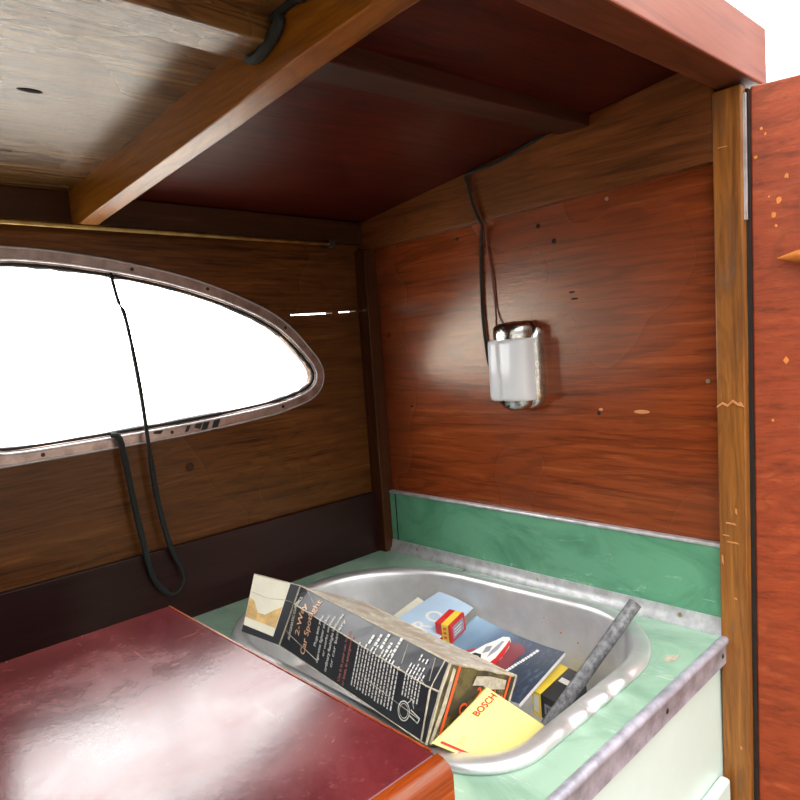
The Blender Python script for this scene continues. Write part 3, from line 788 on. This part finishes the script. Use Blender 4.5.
# red and yellow bulb box standing on edge
bb = empty('bulb_box', (1.74,1.66,-1.12)); tag(bb, 'tiny red and yellow box standing on the blue magazine', 'box')
kk = 1.03
Q0 = oriented((1.67*kk,1.655*kk,-1.097*kk), Vector((.013,-.064,-.003))*kk, Vector((.104,.020,.012))*kk, Vector((-.008,-.004,.070))*kk)
Q = lambda x, y, z: Q0(x/2.5, y, z)
def obox(F, x0,x1,y0,y1,z0,z1, mat, name, parent, bevel=.0006):
    bm = bmesh.new()
    hexa(bm, [tuple(F(*p)) for p in ((x0,y0,z0),(x1,y0,z0),(x1,y1,z0),(x0,y1,z0),(x0,y0,z1),(x1,y0,z1),(x1,y1,z1),(x0,y1,z1))])
    return mk(name, bm, mat, parent, bevel=bevel)
obox(Q, 0,1,0,1,0,1, M['red_card'], 'red_sleeve', bb)
obox(Q, 1,2.1,0,1,0,1, M['yellow_strong'], 'yellow_sleeve', bb)
fc = obox(Q, 2.1,2.5,0,1,0,1, M['red_card'], 'face', bb)
obox(Q, 2.5,2.55,.14,.86,.16,.84, M['steel_blue'], 'window', bb, 0)
bm = bmesh.new()
for z in (.30,.45,.62):
    q = [Q(2.57,.2,z),Q(2.57,.55+z*.3,z),Q(2.57,.55+z*.3,z+.05),Q(2.57,.2,z+.05)]; bm.faces.new([bm.verts.new(V(p)) for p in q])
mk('fine_print', bm, M['paper'], bb)
bm = bmesh.new(); 
for z in (.2,.45,.7):
    q = [Q(1.3,-.012,z),Q(1.8,-.012,z),Q(1.8,-.012,z+.14),Q(1.3,-.012,z+.14)]; bm.faces.new([bm.verts.new(V(p)) for p in q])
mk('side_print', bm, M['ink_orange'], bb)
# black and yellow box on the basin floor
kb = empty('spark_plug_box', (1.82,1.23,-1.272)); tag(kb, 'black and yellow cardboard box with white label lying on the sink floor', 'box')
Q = oriented((1.715,1.165,-1.272), (.21,.022,0), (.02,.118,0), (0,0,.082))
obox(Q, 0,1,0,.66,0,1, M['black_card'], 'black_sleeve', kb)
obox(Q, 0,1,.66,1,0,1, M['yellow_strong'], 'yellow_sleeve', kb)
obox(Q, .52,.66,.10,.56,1.0,1.01, M['paper'], 'label', kb, 0)
obox(Q, -.006,0,.12,.52,.25,.68, M['steel_blue'], 'end_label', kb, 0)
obox(Q, -.006,0,.74,.94,.15,.85, M['cream'], 'side_label', kb, 0)
bm = bmesh.new(); random.seed(2)
for y in (.18,.25,.32,.40):
    q = [Q(-.009,y,.35),Q(-.009,y+.045,.35),Q(-.009,y+.045,.58),Q(-.009,y,.58)]; bm.faces.new([bm.verts.new(V(p)) for p in q])
mk('fine_print', bm, M['ink_dark'], kb)

# yellow packet
pk, FK = sheet('yellow_packet', [(1.017,1.043,-.931),(1.235,1.052,-.891),(1.435,.990,-1.085),(1.205,.980,-1.078)], [M['yellow'], M['yellow']], th=.008, curve=.004, cdir=(0,-1,.3), up=(0,-1,.2))
tag(pk, 'yellow packet with red lettering and stripe in the near end of the sink', 'packet')
bm = bmesh.new()
put_text(bm, 'BOSCH', .0098, lambda a, c: V(FK(.56 + a/.078, .13 - c/.085 + .02, .0016)), bold=.0004)
mk('lettering', bm, M['ink_red'], pk)
bm = bmesh.new()
for t in range(10):
    print_poly(bm, FK, [(.035,.05+t*.09),(.070,.05+t*.09),(.070,.05+(t+1)*.09),(.035,.05+(t+1)*.09)], .0016)
mk('stripe', bm, M['ink_red'], pk)
bm = bmesh.new(); put_text(bm, '8 F', .008, lambda a, c: V(FK(.12 + a/.078, .26 - c/.085, .0016))); mk('faint_print', bm, M['ink_faint'], pk)

# grey pipe leaning over the corner of the sink
bm = bmesh.new(); a = Vector((1.66,1.175,-1.245)); b_ = Vector((1.955,1.008,-.893))
d = (b_-a)
ring = [a + d*(i/12) for i in range(13)]
tube(bm, [tuple(p) for p in ring], .0078, 14, jitter=.03)
pi_ = mk('grey_pipe', bm, M['pipe'], smooth=True); tag(pi_, 'scuffed grey metal pipe leaning over the near right corner of the sink', 'pipe')
bm = bmesh.new(); e = b_ + d.normalized()*.0009; disc(bm, tuple(e), tuple(d), .0058, .0002, 14); mk('bore', bm, M['dark_hole'], pi_)

# ================================================================== LAMP ON THE RED WALL
lp = empty('wall_lamp', (XR,1.53,-.11)); tag(lp, 'small chrome wall lamp with white ribbed glass on the red wall', 'lamp')
y0, y1, zb, zt = 1.425, 1.625, -.275, .045
def stadium(yc, hw, z0, z1, r, n=8):
    out = []
    for sy, sz, a0 in ((1,-1,-90),(1,1,0),(-1,1,90),(-1,-1,180)):
        for k in range(n+1):
            a = math.radians(a0+90*k/n); out.append((yc+sy*(hw-r)+r*math.cos(a), (z1-r if sz>0 else z0+r)+r*math.sin(a)))
    return out
def lofted(bm, secs):
    """secs: list of (x, loop of (y, z))"""
    R_ = [[bm.verts.new(P(x,y,z)) for y, z in l] for x, l in secs]
    for A, B in zip(R_, R_[1:]):
        for k in range(len(A)): bm.faces.new((A[k],A[(k+1)%len(A)],B[(k+1)%len(A)],B[k]))
    bm.faces.new(R_[0]); bm.faces.new(R_[-1][::-1])
yc = 1.532
bm = bmesh.new()
lofted(bm, [(XR, stadium(yc,.100,zb-.005,zt+.022,.06)), (XR-.030, stadium(yc,.100,zb-.005,zt+.022,.06)), (XR-.042, stadium(yc,.094,zb+.002,zt,.055)), (XR-.055, stadium(yc,.082,zb+.012,zt-.01,.05))])
mk('housing', bm, M['chrome'], lp, True, angle=50)
# caps at both ends, half domes
def cap(zs, name):
    bm = bmesh.new(); secs = []
    for z, r in zs:
        secs.append([bm.verts.new(P(XR-.045 - .088*r*max(0,math.sin(math.pi*k/16))**.8, yc + .082*r*math.cos(math.pi*k/16), z)) for k in range(17)])
    for A, B in zip(secs, secs[1:]):
        for k in range(16): bm.faces.new((A[k],A[k+1],B[k+1],B[k]))
        bm.faces.new((A[0],B[0],B[-1],A[-1]))
    bm.faces.new(secs[0]); bm.faces.new(secs[-1][::-1])
    mk(name, bm, M['chrome'], lp, True, angle=60)
cap([(-.004,.96),(.022,.98),(.046,.95),(.058,.82),(.064,.45)], 'top_cap')
cap([(-.232,.92),(-.25,.86),(-.268,.7),(-.28,.45),(-.283,.2)], 'bottom_cap')
# lens: lobed section, extruded vertically with rounded ends
def lens_loop(k):
    pts = [(.0,-.088),(.052,-.090),(.076,-.078),(.088,-.052),(.090,-.02),(.089,.004),(.080,.013),(.079,.02),(.084,.03),(.083,.056),(.074,.072),(.066,.075),(.064,.082),(.05,.092),(.0,.092)]
    # pts: (depth from wall, across); across>0 = away from the viewer (+y)
    P2 = cat_rom([(a,b,0) for a, b in pts], 4)
    return [(XR-.05-p.x*k, yc+p.y*(.55+.45*k)) for p in P2]
bm = bmesh.new(); secs = []
for z, k in ((-.238,.90),(-.232,.97),(-.22,1),(-.12,1),(-.02,1),(-.008,.97),(-.001,.88)):
    secs.append([bm.verts.new(P(x,y,z)) for x, y in lens_loop(k)])
for A, B in zip(secs, secs[1:]):
    for k in range(len(A)): bm.faces.new((A[k],A[(k+1)%len(A)],B[(k+1)%len(A)],B[k]))
bm.faces.new(secs[0]); bm.faces.new(secs[-1][::-1])
mk('glass', bm, M['opal'], lp, True, angle=60)
bm = bmesh.new(); tube(bm, [(XR-.05,1.56,.045),(XR-.05,1.56,.066)], .0022, 8); mk('switch', bm, M['brass'], lp, True)
bm = bmesh.new(); tube(bm, [(XR-.05,1.515,.045),(XR-.05,1.515,.062)], .0028, 8); mk('knob', bm, M['screw'], lp, True)
bm = bmesh.new(); disc(bm, (XR-.115,yc,-.262), (-1,0,-.8), .002, .0012, 10); mk('screw', bm, M['screw'], lp)
# leads
hdr = 2.095
pts = cat_rom([(hdr-.008,1.35,.722),(hdr-.008,1.56,.682),(hdr-.010,1.715,.668),(hdr-.012,1.712,.63),(hdr-.012,1.695,.55),(hdr-.012,1.668,.485),(hdr-.002,1.66,.455),(XR-.012,1.70,.40),(XR-.010,1.712,.25),(XR-.010,1.715,.10),(XR-.012,1.705,-.03),(XR-.03,1.68,-.10),(XR-.05,1.64,-.115)], 6)
bm = bmesh.new(); tube(bm, [tuple(p) for p in pts], .0022, 8); mk('cable', bm, M['cloth_cord'], lp, True)
pts = cat_rom([(hdr-.008,1.690,.670),(hdr-.010,1.688,.62),(hdr-.012,1.672,.53),(hdr-.010,1.650,.475),(hdr,1.645,.455),(XR-.010,1.672,.40),(XR-.008,1.655,.25),(XR-.008,1.648,.12),(XR-.03,1.63,.045),(XR-.045,1.60,.03)], 6)
bm = bmesh.new(); tube(bm, [tuple(p) for p in pts], .0014, 8); mk('wire', bm, M['wire_brown'], lp, True)

# ================================================================== CORDS, ROD
cpts = cat_rom([(.900,2.405,.335),(.903,2.395,.29),(.912,2.39,.23),(.930,2.385,.165),(.954,2.385,-.072),(.966,2.385,-.315),(.977,2.385,-.506),(1.002,2.375,-.683),(1.040,2.375,-.79),(1.035,2.37,-.845),(.998,2.37,-.872),(.960,2.375,-.845),(.925,2.375,-.78),(.908,2.38,-.661),(.889,2.385,-.488),(.872,2.39,-.30),(.862,2.395,-.250),(.845,2.41,-.243)], 5)
n = len(cpts); rs = []
for i in range(n):
    t = i/n
    r = .0024 if t < .2 else (.0027 if t < .3 else .0040)
    if .46 < t < .62: r = .0022
    if .12 < t < .15: r = .0012
    rs.append(r)
bm = bmesh.new(); tube(bm, [tuple(p) for p in cpts], rs, 8, jitter=.12)
tag(mk('hanging_cord', bm, M['cloth_cord'], smooth=True), 'black cord hanging in a long loop over the window and the plank wall', 'cord')

rd = empty('curtain_rod', (1.0,2.36,.49)); tag(rd, 'thin brass curtain rod along the top of the plank wall above the window', 'rod')
bm = bmesh.new(); tube(bm, [(-1.4,2.335,.478),(1.84,2.335,.478)], .0030, 10); mk('rod', bm, M['brass'], rd, True)
for x in (1.85, -1.4):
    bm = bmesh.new(); box(bm, x-.012, x+.03, 2.325, YL-.045, .462, .498); bk = mk('bracket', bm, M['screw'], rd, bevel=.002)
    bm = bmesh.new(); disc(bm, (x+.04, YL-.045, .48), (0,-1,0), .003, .002, 10); mk('screw', bm, M['screw'], bk)

cp = cat_rom([(.772,1.20,.618),(.766,1.155,.600),(.764,1.10,.612),(.766,1.068,.635),(.768,1.085,.652),(.768,1.04,.660),(.768,.95,.650),(.768,.86,.655)], 6)
bm = bmesh.new(); tube(bm, [tuple(p) for p in cp], .0042, 8, jitter=.08)
tag(mk('roof_cable', bm, M['cloth_cord'], smooth=True), 'dark green cable curling under the left stringer beside the amber beam', 'cable')

# ================================================================== LIGHT AND CAMERA
w = bpy.data.worlds.new('overcast_sky'); bpy.context.scene.world = w; w.use_nodes = True
nt = w.node_tree; bg = nt.nodes['Background']; bg.inputs['Color'].default_value = (1,.995,.985,1)
tc = nd(nt, 'ShaderNodeTexCoord'); sp = nd(nt, 'ShaderNodeSeparateXYZ'); nt.links.new(tc.outputs['Generated'], sp.inputs[0])
def rng(sock, a, b_, c, d):
    m_ = nd(nt, 'ShaderNodeMapRange', interpolation_type='SMOOTHSTEP'); nt.links.new(sock, m_.inputs['Value'])
    for k, v in (('From Min', a), ('From Max', b_), ('To Min', c), ('To Max', d)): m_.inputs[k].default_value = v
    return m_.outputs[0]
def mth(op, a, b_):
    m_ = nd(nt, 'ShaderNodeMath', operation=op); nt.links.new(a, m_.inputs[0]); nt.links.new(b_, m_.inputs[1]); return m_.outputs[0]
el = rng(sp.outputs['Z'], .12, .72, .3, 5.8)                   # dull near the horizon, bright overhead
sd = rng(sp.outputs['Y'], .0, .50, 0.3, 8.0)                  # the overcast is brightest on the window side
nt.links.new(mth('ADD', el, sd), bg.inputs['Strength'])

cam = bpy.data.cameras.new('camera'); co = bpy.data.objects.new('camera', cam); COL.objects.link(co)
R = ((.72001482,-.69035912,-.07059003),(-.10729706,-.01025073,-.99417416),(.6856136,.72339423,-.08145418))
right = Vector((R[0][0],R[0][1],R[0][2])); down = Vector(R[1]); fwd = Vector(R[2])
# rows: camera right / down / forward in world axes
mw = Matrix(((right.x,-down.x,-fwd.x,0),(right.y,-down.y,-fwd.y,0),(right.z,-down.z,-fwd.z,H),(0,0,0,1)))
co.matrix_world = mw
cam.sensor_width = 36; cam.lens = 651.03/800*36; cam.clip_start = .02
sc = bpy.context.scene; sc.camera = co
sc.view_settings.view_transform = 'Standard'; sc.view_settings.look = 'None'; sc.view_settings.gamma = 1; sc.view_settings.use_curve_mapping = False
sc.view_settings.exposure = 0
sc.cycles.max_bounces = 10; sc.cycles.diffuse_bounces = 6; sc.cycles.glossy_bounces = 5; sc.cycles.transparent_max_bounces = 10
